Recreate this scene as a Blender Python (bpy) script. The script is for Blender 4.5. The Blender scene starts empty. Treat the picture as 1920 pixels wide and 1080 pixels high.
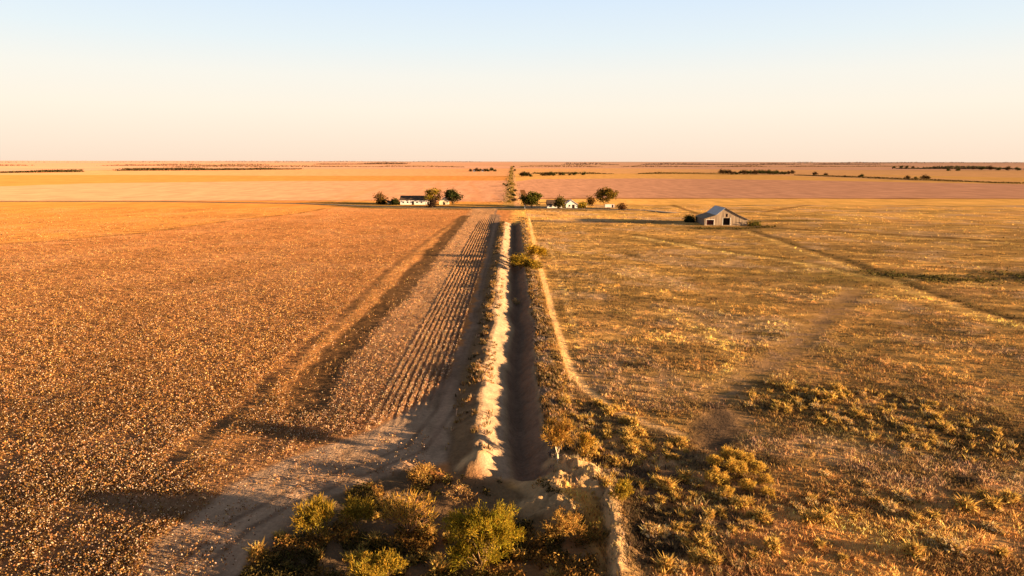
import bpy, math, random
import numpy as np
random.seed(7); rng = np.random.default_rng(7)
S = bpy.context.scene; COL = S.collection
CH = 26.0                                   # camera height
PITCH = math.atan((540-302.5)/1280); ROLL = math.radians(0.1)
Fw = np.array([0, math.cos(PITCH), -math.sin(PITCH)])
Rt0 = np.array([1.0, 0, 0]); Up0 = np.array([0, math.sin(PITCH), math.cos(PITCH)])
Rt = Rt0*math.cos(ROLL)+Up0*math.sin(ROLL); Up = Up0*math.cos(ROLL)-Rt0*math.sin(ROLL)
def G(px, py):                              # ground point seen at a place of the photograph
    d = Fw + (px-960)/1280*Rt + (540-py)/1280*Up
    t = CH/-d[2]
    return d[0]*t, d[1]*t
def depth(Y): return Y*math.cos(PITCH)+CH*math.sin(PITCH)
def P(pts): return np.array([G(*p) for p in pts])
# ------------------------------------------------------------------ noise
def h2(ix, iy, seed):
    n = (ix.astype(np.int64)*374761393 + iy.astype(np.int64)*668265263 + seed*974634777) & 0xffffffff
    n = ((n ^ (n >> 13))*1274126177) & 0xffffffff
    n = (n ^ (n >> 16)) & 0xffffff
    return n/float(0xffffff)
def vn(x, y, seed=0):
    ix = np.floor(x); iy = np.floor(y); fx = x-ix; fy = y-iy
    fx = fx*fx*(3-2*fx); fy = fy*fy*(3-2*fy)
    a = h2(ix, iy, seed); b = h2(ix+1, iy, seed); c = h2(ix, iy+1, seed); d = h2(ix+1, iy+1, seed)
    return (a*(1-fx)+b*fx)*(1-fy)+(c*(1-fx)+d*fx)*fy
def fbm(x, y, sc, seed=0, o=3):
    s = 0; a = .5; t = 0
    for i in range(o):
        s = s+a*vn(x/sc*2**i+17.3*i, y/sc*2**i+5.1*i, seed+i); t += a; a *= .5
    return s/t
def ss(a, b, x):
    t = np.clip((x-a)/(b-a), 0, 1); return t*t*(3-2*t)
def dline(X, Y, L):
    m = np.full(X.shape, 1e9)
    for (x0, y0), (x1, y1) in zip(L[:-1], L[1:]):
        dx, dy = x1-x0, y1-y0
        t = np.clip(((X-x0)*dx+(Y-y0)*dy)/(dx*dx+dy*dy+1e-9), 0, 1)
        m = np.minimum(m, np.hypot(X-x0-t*dx, Y-y0-t*dy))
    return m
def inside(X, Y, L):
    r = np.zeros(X.shape, bool); n = len(L); j = n-1
    for i in range(n):
        xi, yi = L[i]; xj, yj = L[j]
        if yi != yj:
            r ^= ((yi > Y) != (yj > Y)) & (X < (xj-xi)*(Y-yi)/(yj-yi)+xi)
        j = i
    return r
def soft(X, Y, L, w):                       # soft polygon mask
    d = dline(X, Y, np.vstack([L, L[:1]])); s = np.where(inside(X, Y, L), d, -d)
    return ss(-w, w, s)
def yb(X, pts):
    L = P(pts); o = np.argsort(L[:, 0]); return np.interp(X, L[o, 0], L[o, 1])
# ------------------------------------------------------------------ layout (world metres)
TRACK = P([(918,402),(912,480),(893,560),(866,640),(842,700),(795,745),(735,790),(640,826),(540,858),(440,905),(330,985),(250,1090),
           (420,1100),(520,1010),(620,935),(740,888),(850,872),(880,800),(900,700),(915,600),(930,500),(938,402)])
SCRUB = P([(560,940),(640,905),(760,885),(850,905),(960,905),(1030,930),(1090,975),(1135,1090),(1120,1180),(300,1180),(420,1060)])
WEEDZ = P([(1030,760),(1066,735),(1130,775),(1260,815),(1300,860),(1440,860),(1475,940),(1380,1010),(1250,1120),(1125,1120),(1130,950),(1050,880)])
MEADZ = P([(1400,720),(1500,715),(1700,740),(1940,790),(1940,880),(1700,850),(1560,800),(1400,765)])
SWATH = P([(1240,580),(1330,625),(1385,675),(1375,715)])
PATHB = P([(1030,455),(1048,510),(1062,560),(1075,610),(1086,655)])
SHADELN = P([(742,469.5),(820,470.5),(905,474)])
TCL = P([(925,402),(922,480),(905,560),(882,650),(860,710),(835,770),(780,840),(680,880),(560,925),(450,985),(360,1060),(300,1110)])
PATH = P([(992,408),(1006,480),(1024,540),(1040,600),(1056,650),(1068,690),(1098,730),(1150,768),(1215,795),(1280,815)])
PATH2 = P([(1068,690),(1072,740),(1082,790)])
PATCH = P([(1285,815),(1310,780),(1350,762),(1405,775),(1410,800),(1370,830),(1340,850),(1300,840)])
PATCH2 = P([(1215,890),(1270,870),(1285,910),(1260,950),(1200,960)])
DIP = P([(1605,548),(1560,585),(1500,640),(1430,690),(1350,745)])
FENCE = P([(1235,376),(1310,402)])
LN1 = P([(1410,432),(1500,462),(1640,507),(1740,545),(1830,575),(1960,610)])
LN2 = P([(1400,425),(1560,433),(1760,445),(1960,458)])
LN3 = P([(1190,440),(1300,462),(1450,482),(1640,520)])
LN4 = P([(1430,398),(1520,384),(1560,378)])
GUL = P([(1640,512),(1700,516),(1760,524),(1830,522),(1960,516)])
DIAG = P([(-60,462),(60,453),(250,439),(430,414),(560,400),(640,386)])
RUT1 = P([(868,405),(790,460),(720,515),(650,590),(590,640),(540,690),(480,745),(420,800),(330,870)])
RUT2 = P([(872,405),(815,470),(775,520),(715,580),(650,640),(590,720),(560,765)])
ROAD = P([(-400,379),(0,377.6),(300,378),(560,381.5),(640,384.5),(700,387.5),(850,389.5),(1000,390.8),(1150,392.8),(1215,394.5),(1265,400)])
BARNSTRIP = P([(1000,414),(1120,417),(1260,417)])
DOMES = [(1090,905,2.4,1.7,.95),(1066,882,1.4,1.2,.55),(1022,918,1.6,1.2,.7),(1022,950,2.2,1.4,.85),(1056,965,1.4,1.2,.5)]
def DX(Y): return .9*(vn(Y/9., Y*0, 3)-.5)*ss(330, 60, Y)+.5*(vn(Y/3., Y*0, 8)-.5)*ss(200, 40, Y)
DZ0 = G(960, 893)[1]; DZ1 = G(960, 418)[1]; BY = G(960, 482)[1]
RIDGES = [(P([(1035,868),(1075,885),(1125,925)]), .3, .9), (P([(985,900),(1020,940),(1062,968)]), .3, 1.1), (P([(1140,942),(1150,1000),(1158,1085)]), 1.5, .6),
          (P([(870,880),(900,866)]), .7, .8), (P([(740,880),(800,905),(860,915)]), .5, .9)]
def H(X, Y):
    z = np.zeros(X.shape); near = ss(900, 250, Y)
    z += near*(fbm(X, Y, 23, 40)-.5)*.7*np.where(X > 8, 1, .35)*ss(2, 14, np.abs(X))
    z += near*(fbm(X, Y, 1.6, 44)-.5)*.16
    dm = ss(DZ0-2.0, DZ0+1.6, Y)*ss(DZ1+5, DZ1-4, Y)
    x = X-DX(Y)
    jag = (fbm(X, Y, 1.1, 50)-.5)
    prof = np.interp(x+jag*.35, [-8.5,-5.4,-4.2,-3.3,-2.7,-.2,.5,.95,1.5,3.3,4.2,6.2,8.5], [0,.1,.55,.82,.76,-.5,-1.4,-1.6,-1.35,.08,.28,.16,0])
    z += dm*np.where(prof < 0, prof*(.72+.28*ss(50,75,Y)), prof)*(1-.45*np.exp(-((Y-BY)/5)**2))
    z += dm*.45*jag*ss(7, 4.5, np.abs(x))*ss(.5, 1.2, np.abs(x-.9)); z += dm*.34*(fbm(X*.35, Y, .55, 52, 2)-.5)*ss(-4.2,-3.4,x)*ss(.6,-.6,x)
    # furrows of the last rows of the field
    fm = ss(-14.9, -14.2, X)*ss(-7.4, -8.0, X)*ss(64, 74, Y)*ss(330, 290, Y)
    z += fm*.09*np.sin(X*2*math.pi/.8)
    for L, hh, w in RIDGES:
        if True:
            m = (np.abs(X-L[:, 0].mean()) < 14) & (np.abs(Y-L[:, 1].mean()) < 14)
            d = dline(X[m], Y[m], L); o = np.argsort(L[:, 1]); lx = np.interp(Y[m], L[o, 1], L[o, 0]); w2 = w*np.where(X[m] > lx, 2.0, .7); z[m] += .75*hh*np.exp(-(d/w2)**2)*(.75+.8*(fbm(X[m], Y[m], .9, 60)-.3))
    for px, py, rx, ry, hh in DOMES:
        gx, gy = G(px, py); m = (np.abs(X-gx) < 8) & (np.abs(Y-gy) < 8)
        z[m] += hh*np.exp(-(((X[m]-gx)/rx)**2+((Y[m]-gy)/ry)**2))*(.2+1.7*np.abs(fbm(X[m]*.8, Y[m]*1.5, .9, 61, 4)*2-1)+.6*fbm(X[m], Y[m], .5, 63, 2))
    gx, gy = G(820, 1010); z -= .7*np.exp(-(((X-gx)/8)**2+((Y-gy)/5.5)**2))
    m = (Y < 75) & (Y > 30)
    if m.any():
        q = soft(X[m], Y[m], SCRUB, 1.2); z[m] += q*(fbm(X[m], Y[m], 1.3, 70, 3)-.5)*.6
    for L, dd in ((DIP, .06), (GUL, .35), (LN1, .12)):
        mm = (Y < 400) & (X > 5)
        z[mm] -= dd*np.exp(-(dline(X[mm], Y[mm], L)/1.6)**2)
    z += ss(9000, 21000, Y)*(6+16*fbm(X, Y*.2, 6000, 90))
    z += ss(1500, 5000, Y)*5*(fbm(X, Y, 1800, 91)-.5)
    return z
OR = np.array
def paint(X, Y, fine=True):
    """albedo, cotton cover, grass cover, track mask for world points"""
    n = X.shape[0]; c = np.zeros((n, 3))
    j1 = (fbm(X, Y, 6, 1)-.5); j2 = (fbm(X, Y, 6, 2)-.5)
    sc = np.clip(Y/120, .5, 3)
    Xn = X+j1*2.4*sc*.8; Yn = Y+j2*2.4*sc
    def mix(m, col):
        nonlocal c
        m = np.clip(m, 0, 1)[:, None]; c = c*(1-m)+m*OR(col)
    base = OR([.60,.27,.085])
    c[:] = base
    left = 1-ss(-3, 3, X+j1*6); right = 1-left
    def bl(pts, w=None):     # 1 beyond boundary
        b = yb(Xn, pts); ww = .006*b
        return ss(b-ww, b+ww, Yn)
    # ---- right pasture
    mix(right*1., [.82,.45,.13]); mix(right*ss(190,300,Y)*.8, [.90,.49,.135])
    # ---- left beyond the diagonal line
    mix(left*1., [.55,.235,.085])
    mix(left*bl([(-500,500),(-60,462),(60,453),(250,439),(430,414),(560,400),(640,388),(960,387)]), [.62,.275,.075])
    mix(left*bl([(-500,415),(0,408),(200,402),(420,392),(560,386),(960,386)])*.6, [.58,.24,.06])
    # ---- beyond the road, left
    mix(left*bl([(-900,380),(0,377),(640,376.5),(800,378),(960,378)]), [.64,.33,.195])
    mix(left*bl([(-900,356),(0,349.5),(180,343.5),(500,339.6),(960,338.5)]), [.62,.27,.08])
    mix(left*bl([(-900,328),(300,328),(500,329.5),(960,329.8)])*.8, [.68,.36,.19])
    mix(left*bl([(-900,323.5),(0,322.5),(230,318.5),(450,317),(960,316)])*1., [.62,.34,.23])
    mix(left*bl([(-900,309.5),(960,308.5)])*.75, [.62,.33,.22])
    mix(left*bl([(-900,306),(960,305.5)])*.8, [.50,.34,.28])  # horizon strip greyed, distance haze put into the colour
    # ---- beyond, right
    mix(right*bl([(960,374),(1150,371.5),(2000,372.5),(2800,374)]), [.60,.31,.19])
    mix(right*bl([(960,341),(1000,336),(1200,334.5),(1500,338),(1920,345.5),(2800,355)]), [.70,.38,.12])
    mix(right*bl([(960,327),(1050,326),(1350,324.5),(1550,326),(1700,338),(1920,341),(2800,350)])*.85, [.68,.37,.17])
    mix(right*bl([(960,316),(1200,315.5),(1400,318),(1920,319),(2800,320)])*.9, [.62,.34,.23])
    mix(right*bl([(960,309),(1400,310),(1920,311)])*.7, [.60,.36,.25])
    mix(right*bl([(960,305.5),(1920,305)])*.8, [.46,.34,.30])  # greyed likewise, haze painted into the field colour
    # strips of the horizon
    far = Y > 1500
    if far.any():
        f = fbm(X, Y*2.2, 1500, 77, 3); f2 = fbm(X, Y*4, 2600, 78, 2)
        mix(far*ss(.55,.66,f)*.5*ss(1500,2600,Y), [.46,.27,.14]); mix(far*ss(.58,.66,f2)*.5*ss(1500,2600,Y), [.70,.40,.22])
    # farmyard lawns & verge
    rd = dline(X, Y, ROAD)
    g = ((X > -135) & (X < 95)); bgap = (Y-np.interp(X, ROAD[:, 0], ROAD[:, 1]))
    mix(g*ss(30, 15, np.abs(bgap-18))*ss(95, 60, X)*ss(-150,-110,X)*.6, [.30,.20,.055])
    mix(g*ss(15, 11, np.abs(bgap+3))*ss(-125,-90,X)*ss(90,40,X)*.92, [.15,.11,.04])
    mix(ss(14, 6, np.abs(bgap-46))*(X < 90)*(X > -115)*.3, [.8,.4,.1])
    # boundary lines of fields
    for pts, wd, cc in (([(-900,380),(0,377.2),(640,376.4),(800,377)], 4.5, [.30,.13,.035]), ([(980,372),(1150,371.8),(2000,372.8),(2800,374)], 6, [.28,.11,.04]),
                        ([(-900,317.5),(500,316.2),(955,315.8)], 22, [.30,.13,.05]), ([(-900,343.5),(180,342.8),(400,341)], 3, [.35,.14,.04]),
                        ([(1700,338),(1920,345),(2800,355)], 5, [.30,.15,.05]), ([(1150,313),(1500,312),(1900,312)], 25, [.28,.16,.08]),
                        ([(975,326),(1200,326),(1350,325),(1560,326)], 10, [.40,.18,.06]), ([(0,321.5),(230,318.5)], 14, [.35,.16,.05])):
        L = P(pts); mix(ss(wd*1.6, wd*.5, dline(X, Y, L))*.8*(vn(X/40, Y*0, 5)*.5+.5), cc)
    # wheel marks in the pale field by the crossing
    m = (Y > 430) & (Y < 900) & (X < 0) & (X > -160)
    mix(m*ss(.62,.8,vn(X/5+Y/60, Y/160, 31))*.35, [.62,.27,.12])
    # north road beyond the crossing
    nx = X-G(970, 385)[0]
    mix((Y > 398)*(Y < 2600)*ss(2.6, 1.6, np.abs(nx))*.8, [.74,.40,.20])
    mix((Y > 398)*(Y < 640)*ss(2.8, 1.6, np.abs(nx-6.2)), [.22,.10,.04])
    mix((Y > 398)*(Y < 2200)*ss(4.2, 3, np.abs(nx+5.0))*.55, [.40,.26,.09])
    # ---- pasture detail
    wl = (X > 7)*(Y < 420)
    mot = fbm(X, Y, 22, 20, 3); mot2 = fbm(X*.5, Y*1.2, 6, 24, 3)
    mix(wl*ss(.5,.72,mot)*.55, [.36,.21,.06]); mix(wl*ss(.5,.28,mot)*.5, [.70,.34,.11])
    mix(wl*ss(.54,.7,mot2)*.45*ss(380,200,Y), [.32,.20,.07])
    us = X*.956-Y*.292; vs_ = X*.292+Y*.956; mot3 = fbm(us*.36, vs_*.9, 2.1, 26, 3); mix(wl*ss(.50,.60,mot3)*.66*ss(420,170,Y), [.22,.135,.055]); mix(wl*ss(.44,.34,mot3)*.5, [.95,.58,.18]); mix(wl*ss(.55,.7,fbm(X, Y, 14, 27, 2))*.35, [.56,.30,.14]); mot5 = fbm(us*.25, vs_, 4., 29, 3); mix(wl*ss(.52,.66,mot5)*.55, [.22,.14,.05]); mix(wl*ss(.42,.28,mot3)*.4, [.82,.45,.14])  # mot3, mot5: lit and shadow streaks along the sun direction, put into colour
    mot4 = fbm(X+Y*.3, Y, 11, 28, 3); mix(wl*ss(.56,.7,mot4)*.6, [.66,.42,.24])
    mix(wl*ss(150,70,Y)*.35, [.46,.25,.10])
    mix(wl*ss(3.2, .8, dline(Xn, Yn, SWATH))*.7, [.88,.52,.17])
    mix(wl*ss(3.2, 1.2, dline(X+j1*2, Y+j2*2, DIP))*.75, [.27,.17,.10])
    mix(wl*ss(np.clip((X-40)/20,1.8,4.0), .7, dline(X+j1*2, Y+j2*2, LN1))*.95, [.09,.06,.03])  # gully line from the barn, its shadow put into the colour
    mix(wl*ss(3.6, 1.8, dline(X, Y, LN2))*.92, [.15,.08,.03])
    mix(wl*ss(3.4, 1.5, dline(X, Y, LN3))*.88, [.17,.11,.035]); mix(wl*ss(3,1,dline(X, Y+6, LN3))*.7, [.95,.62,.22]); mix(wl*ss(2.6,1,dline(X, Y+6, LN2))*.6, [.95,.6,.2]); mix(wl*ss(2.2,.8,dline(X+4, Y+3, LN1))*.6, [.95,.6,.2])  # pale lines are highlights painted beside the dark ones
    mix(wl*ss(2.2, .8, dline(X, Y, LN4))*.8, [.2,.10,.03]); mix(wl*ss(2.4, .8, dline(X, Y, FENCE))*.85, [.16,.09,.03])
    gg = dline(X+j1*6, Y+j2*8, GUL); mix(wl*ss(6, 2, gg)*(.65+.35*vn(X/4, Y/3, 9)), [.07,.055,.025])  # gully hollow darkened, its shade put into the ground colour
    gx, gy = G(1590, 520); mix(wl*np.exp(-(((X-gx)/20)**2+((Y-gy)/10)**2))*.7*(.4+mot2), [.22,.16,.045])
    mix(wl*ss(5.5, 3.5, dline(X, Y, BARNSTRIP))*.72, [.24,.15,.08])  # strip left of the barn: dark drive, barn shadow deepened in its colour
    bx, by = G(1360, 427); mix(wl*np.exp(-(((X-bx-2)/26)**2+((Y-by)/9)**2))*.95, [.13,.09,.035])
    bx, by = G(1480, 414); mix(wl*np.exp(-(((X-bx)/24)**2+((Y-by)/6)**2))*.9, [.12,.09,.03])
    mix(wl*ss(.9,.3,dline(X+j1, Y, PATHB))*.6, [.85,.52,.2])
    for px, py, rx, ry, q in ((1200,687,2.0,1.3,.95),(1188,478,2.6,5,.9),(1440,627,3.4,1.6,.8),(1800,900,1.6,1.2,.8),(1215,560,4,3,.5),(1560,730,5,2,.5)):
        gx, gy = G(px, py); mix(wl*q*np.exp(-(((X+j1*3-gx)/rx)**2+((Y+j2*3-gy)/ry)**2)**2), [.07,.05,.025])  # bush shadows and other dark spots put into the ground colour
    # ---- near left
    mix((X < -6)*(X > -30)*ss(2.2, .8, dline(X, Y, SHADELN)), [.16,.09,.05])  # shadow line across the field, painted into the soil colour
    nl = (X < -8)*(Y < 390)
    mot = fbm(X, Y, 17, 21, 3)
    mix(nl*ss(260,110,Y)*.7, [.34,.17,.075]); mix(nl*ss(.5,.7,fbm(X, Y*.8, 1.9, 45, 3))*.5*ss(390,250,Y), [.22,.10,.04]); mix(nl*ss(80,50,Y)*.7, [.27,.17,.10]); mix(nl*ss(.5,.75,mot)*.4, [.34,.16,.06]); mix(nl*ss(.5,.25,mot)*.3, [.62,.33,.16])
    mix(nl*ss(1.7, .4, dline(X+j1, Y+j2*2, DIAG+0))*.85, [.20,.10,.03])
    cr = dline(X, Y, RUT2)
    rowm = nl*ss(-24, -20, X)*ss(62, 80, Y)
    mix(rowm*.6, [.58,.35,.19]); mix(rowm*ss(-9.6,-8.6,X+j1), [.34,.21,.135])
    if True:
        fur = ss(-14.9, -14.2, X)*ss(-7.5, -8.0, X)*ss(64, 74, Y)*ss(330, 290, Y)
        mix(fur*(.5-.5*np.sin(X*2*math.pi/.8))*(.35+.8*fbm(X*.4, Y, 5, 35)), [.19,.10,.055])  # troughs between ridges darkened, furrow shade put into the soil colour
    r2 = ss(3.4, 1.6, dline(X+j1*3, Y, RUT2)); mix(nl*r2*(.72+.25*fbm(X, Y*.5, 2.4, 43)), [.10,.06,.03])
    r1 = ss(1.5, .6, dline(X+j1*1.6, Y, RUT1)); mix(nl*r1*.8*(.4+.6*vn(X*0, Y/9, 12)), [.18,.10,.045])
    gold = ss(2.6, 1.2, dline(X, Y, (RUT1+np.interp(0,[0,1],[0,0])+[2.3,0]))); mix(nl*gold*.4*(1-r2), [.72,.35,.12])
    # ---- track, ditch
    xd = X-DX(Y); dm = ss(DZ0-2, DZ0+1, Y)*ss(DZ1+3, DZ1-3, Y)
    tr = np.zeros(n); m = (Y < 420) & (Y > 25) & (X < 4) & (X > -45)
    jf = fbm(X[m], Y[m], 1.1, 36, 3)-.5; tr[m] = soft(X[m]+j1[m]*1.3+jf*1.8, Y[m]+j2[m]*2.2+jf*2.4, TRACK, .5)
    mix(tr, [.48,.32,.205]); cl = dline(X, Y, TCL); mix(tr*ss(.42,.12,np.abs(cl-.95))*.8*(.5+.5*vn(X/3,Y/3,37)), [.20,.125,.08]); mix(tr*ss(.5,.2,cl)*.35, [.5,.33,.21]); mix(tr*ss(62,80,Y)*.75, [.20,.125,.08]); mix(tr*ss(.5,.2,cl)*ss(62,80,Y)*.4, [.34,.22,.14]); mix(tr*ss(.45,.75,fbm(X, Y*.4, 1.7, 25))*.5, [.24,.15,.09])  # ruts and mottling; further off the berm's shade is put into the colour
    mix(tr*(Y > 60)*ss(.7, .25, np.abs(xd+7.0))*.4, [.46,.28,.18])
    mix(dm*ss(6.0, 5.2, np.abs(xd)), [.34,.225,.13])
    mix(dm*ss(-3.2,-3.7,xd)*ss(-6.2,-5.4,xd)*.65, [.20,.11,.05]); mix(dm*ss(-3.2,-2.7,xd)*ss(-.2,-.9,xd)*.9*(.6+.4*fbm(X, Y, .8, 53)), [.44,.315,.215])  # outer bank darker, sunlit inner wall paler: light put into the colour
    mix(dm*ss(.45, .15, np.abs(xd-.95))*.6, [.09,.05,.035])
    mix(dm*ss(-.4,.2,xd)*ss(3.3,2.9,xd)*.85, [.235,.15,.10])  # ditch floor and right wall: shade put into the colour
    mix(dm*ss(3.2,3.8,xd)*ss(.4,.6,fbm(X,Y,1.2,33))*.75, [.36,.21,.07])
    p = np.minimum(dline(X+j1*.5, Y+j2*.5, PATH), dline(X, Y, PATH2)+.2); p2 = dline(X+1.3, Y, PATH); mix(ss(.9,.4,p2)*(Y>60)*(Y<200)*.6, [.20,.12,.05]); mix(ss(.72,.3,p)*.9, [.86,.53,.23])
    m = (Y < 110) & (Y > 25); Xm, Ym, a, b = X[m], Y[m], j1[m], j2[m]
    def mm(mask, col):
        z = np.zeros(n); z[m] = mask; mix(z, col)
    mm(soft(Xm+a*5, Ym+b*5, WEEDZ, 1.2)*.72*ss(.3,.5,fbm(Xm, Ym, 2, 38)), [.13,.09,.05]); mm(soft(Xm+a*5, Ym+b*5, MEADZ, 1.5)*.6*ss(.35,.5,fbm(Xm, Ym, 2, 39)), [.13,.085,.035])  # dark bare soil, with shade between the tufts put into its colour
    mm(soft(Xm+a*3, Ym+b*3, PATCH, 1.4)*.9, [.13,.085,.055]); mm(soft(Xm+a*2, Ym+b*2, PATCH2, .8)*.8, [.13,.08,.055])
    sb = np.zeros(n); sb[m] = soft(Xm+a*2, Ym+b*2, SCRUB, .8)
    mix(sb*(1-tr*.9)*.9, [.17,.115,.065])
    br = np.zeros(n)
    for L, hh, w in RIDGES[:4]: br[m] = np.maximum(br[m], ss(w*1.4, w*.6, dline(Xm, Ym, L)))
    for px, py, rx, ry, hh in DOMES:
        gx, gy = G(px, py); br[m] = np.maximum(br[m], ss(1.25,.85,np.hypot((Xm-gx)/rx, (Ym-gy)/ry)+(fbm(Xm,Ym,.9,62)-.5)*.5))
    mix(br*.9, [.50,.33,.17])
    rough = fbm(X, Y, 1.3, 66, 3)
    c *= (.82+.36*rough)[:, None]
    cot = (X < -7.7)*(Y < 395)*(1-tr*np.where(Y < 62, .88, 1))*(1-sb)*(1-r2*.9)*(1-r1*.9)*1.0
    cot = cot*(1-ss(1.7,.6,dline(X, Y, DIAG)))*(1-.8*ss(2,1,dline(X, Y, SHADELN)))
    edge = (X < -8.6)*(Y < 62)
    cot = cot*np.where(edge > 0, .25+.75*ss(.42,.55,fbm(X, Y, 4, 71)), 1)
    gra = ((X > 3.3) | (sb > .3))*(Y < 430)*(1-ss(1.1,.6,p))*(1-tr)
    pt = np.zeros(n); pt[m] = np.maximum(soft(Xm, Ym, PATCH, .6), soft(Xm, Ym, PATCH2, .6))
    gra = gra*(1-.97*pt)*(.35+.65*ss(.38,.58,fbm(X, Y, 5, 72)))*(1-.85*ss(3,1.4,dline(X, Y, DIP)))*(1-.6*ss(2.5,1,dline(X, Y, LN3)))*(1-.6*ss(2.5,1,dline(X, Y, LN2)))*(1-.6*ss(3,1.5,dline(X, Y, LN1)))*(1-br*.8)
    return c, np.clip(cot, 0, 1), np.clip(gra, 0, 1), tr, sb, dm*(np.abs(xd-.5) < 3.5)
# ------------------------------------------------------------------ helpers
def tag(o, label=None, cat=None, group=None, kind=None):
    if label: o['label'] = label
    if cat: o['category'] = cat
    if group: o['group'] = group
    if kind: o['kind'] = kind
    return o
def link(name, me, parent=None, loc=None):
    o = bpy.data.objects.new(name, me); COL.objects.link(o)
    if parent is not None: o.parent = parent
    if loc is not None: o.location = loc
    return o
def empty(name, loc, rz=0):
    o = link(name, None, None, loc); o.rotation_euler = (0, 0, rz); o.empty_display_size = .5; return o
def mesh_np(name, V, F, mat, col=None, smooth=False):
    V = np.asarray(V, dtype=np.float32); F = np.asarray(F, dtype=np.int32); k = F.shape[1]
    me = bpy.data.meshes.new(name)
    me.vertices.add(len(V)); me.vertices.foreach_set('co', V.ravel())
    me.loops.add(F.size); me.loops.foreach_set('vertex_index', F.ravel())
    me.polygons.add(len(F)); me.polygons.foreach_set('loop_start', np.arange(len(F), dtype=np.int32)*k)
    if smooth: me.polygons.foreach_set('use_smooth', np.ones(len(F), bool))
    me.update(calc_edges=True)
    if col is not None:
        a = me.color_attributes.new('Col', 'FLOAT_COLOR', 'POINT')
        cc = np.ones((len(V), 4), np.float32); cc[:, :3] = col; a.data.foreach_set('color', cc.ravel())
    me.materials.append(mat)
    return me
class MB:                                    # small mesh builder
    def __init__(s): s.v = []; s.f = []
    def add(s, vs, fs):
        b = len(s.v); s.v += [tuple(v) for v in vs]; s.f += [tuple(i+b for i in f) for f in fs]; return s
    def box(s, x0, x1, y0, y1, z0, z1):
        return s.add([(x0,y0,z0),(x1,y0,z0),(x1,y1,z0),(x0,y1,z0),(x0,y0,z1),(x1,y0,z1),(x1,y1,z1),(x0,y1,z1)],
                     [(0,3,2,1),(4,5,6,7),(0,1,5,4),(1,2,6,5),(2,3,7,6),(3,0,4,7)])
    def slab(s, a, b, t, y0, y1):            # sloping slab between two (x,z) points, running along y
        ax, az = a; bx, bz = b; dx, dz = bx-ax, bz-az; l = math.hypot(dx, dz); nx, nz = -dz/l*t, dx/l*t
        vs = [(ax,y0,az),(bx,y0,bz),(bx+nx,y0,bz+nz),(ax+nx,y0,az+nz)]; vs += [(x, y1, z) for x, y, z in vs]
        return s.add(vs, [(0,1,2,3),(7,6,5,4),(0,4,5,1),(1,5,6,2),(2,6,7,3),(3,7,4,0)])
    def build(s, name, mat, parent=None):
        me = bpy.data.meshes.new(name); me.from_pydata(s.v, [], s.f); me.update(); me.materials.append(mat)
        return link(name, me, parent)
# ------------------------------------------------------------------ materials
def nm(name):
    m = bpy.data.materials.new(name); m.use_nodes = True; t = m.node_tree; t.nodes.clear()
    out = t.nodes.new('ShaderNodeOutputMaterial'); return m, t, out
def N(t, typ, **kw):
    n = t.nodes.new(typ)
    for k, v in kw.items(): setattr(n, k, v)
    return n
def mathn(t, op, a, b=None):
    n = N(t, 'ShaderNodeMath', operation=op)
    for i, v in enumerate((a, b)):
        if v is None: continue
        if isinstance(v, (int, float)): n.inputs[i].default_value = v
        else: t.links.new(v, n.inputs[i])
    return n.outputs[0]
def noise(t, vec, scale, detail=3, rough=.6):
    n = N(t, 'ShaderNodeTexNoise'); n.inputs['Scale'].default_value = scale; n.inputs['Detail'].default_value = detail
    n.inputs['Roughness'].default_value = rough; t.links.new(vec, n.inputs['Vector']); return n.outputs['Fac']
def ground_mat():
    m, t, out = nm('soil'); L = t.links.new
    pos = N(t, 'ShaderNodeNewGeometry').outputs['Position']
    at = N(t, 'ShaderNodeAttribute', attribute_name='Col')
    sep = N(t, 'ShaderNodeSeparateXYZ'); L(pos, sep.inputs[0])
    n1 = noise(t, pos, 2.6, 4, .7); n2 = noise(t, pos, .45, 4, .65); n3 = noise(t, pos, .05, 5, .6)
    mp = N(t, 'ShaderNodeMapping'); mp.inputs['Scale'].default_value = (1, .18, 1); mp.inputs['Rotation'].default_value = (0, 0, 1.45); L(pos, mp.inputs['Vector'])
    n4 = noise(t, mp.outputs[0], .12, 5, .65)
    # fine noise fades with distance, coarse one comes in
    far = N(t, 'ShaderNodeMapRange'); far.inputs['From Min'].default_value = 60; far.inputs['From Max'].default_value = 500; L(sep.outputs[1], far.inputs['Value'])
    f = far.outputs[0]
    mixn = N(t, 'ShaderNodeMix'); mixn.data_type = 'FLOAT'; L(f, mixn.inputs['Factor'])
    a = mathn(t, 'ADD', mathn(t, 'MULTIPLY', n1, .95), mathn(t, 'MULTIPLY', n2, .75)); L(a, mixn.inputs['A'])
    b = mathn(t, 'ADD', mathn(t, 'MULTIPLY', n3, .5), mathn(t, 'MULTIPLY', n4, .9)); b = mathn(t, 'ADD', b, .15); L(b, mixn.inputs['B'])
    v = mathn(t, 'ADD', mixn.outputs['Result'], .15)
    sc = N(t, 'ShaderNodeVectorMath', operation='SCALE'); L(at.outputs['Color'], sc.inputs[0]); L(v, sc.inputs['Scale'])
    dif = N(t, 'ShaderNodeBsdfDiffuse'); L(sc.outputs[0], dif.inputs['Color']); dif.inputs['Roughness'].default_value = .3
    bp = N(t, 'ShaderNodeBump'); L(mathn(t, 'ADD', n1, mathn(t, 'MULTIPLY', n2, 1.6)), bp.inputs['Height'])
    st = N(t, 'ShaderNodeMapRange'); st.inputs['From Min'].default_value = 40; st.inputs['From Max'].default_value = 700
    st.inputs['To Min'].default_value = .5; st.inputs['To Max'].default_value = .04; L(sep.outputs[1], st.inputs['Value'])
    L(st.outputs[0], bp.inputs['Strength']); bp.inputs['Distance'].default_value = .25
    L(bp.outputs[0], dif.inputs['Normal']); L(dif.outputs[0], out.inputs[0]); return m
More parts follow.
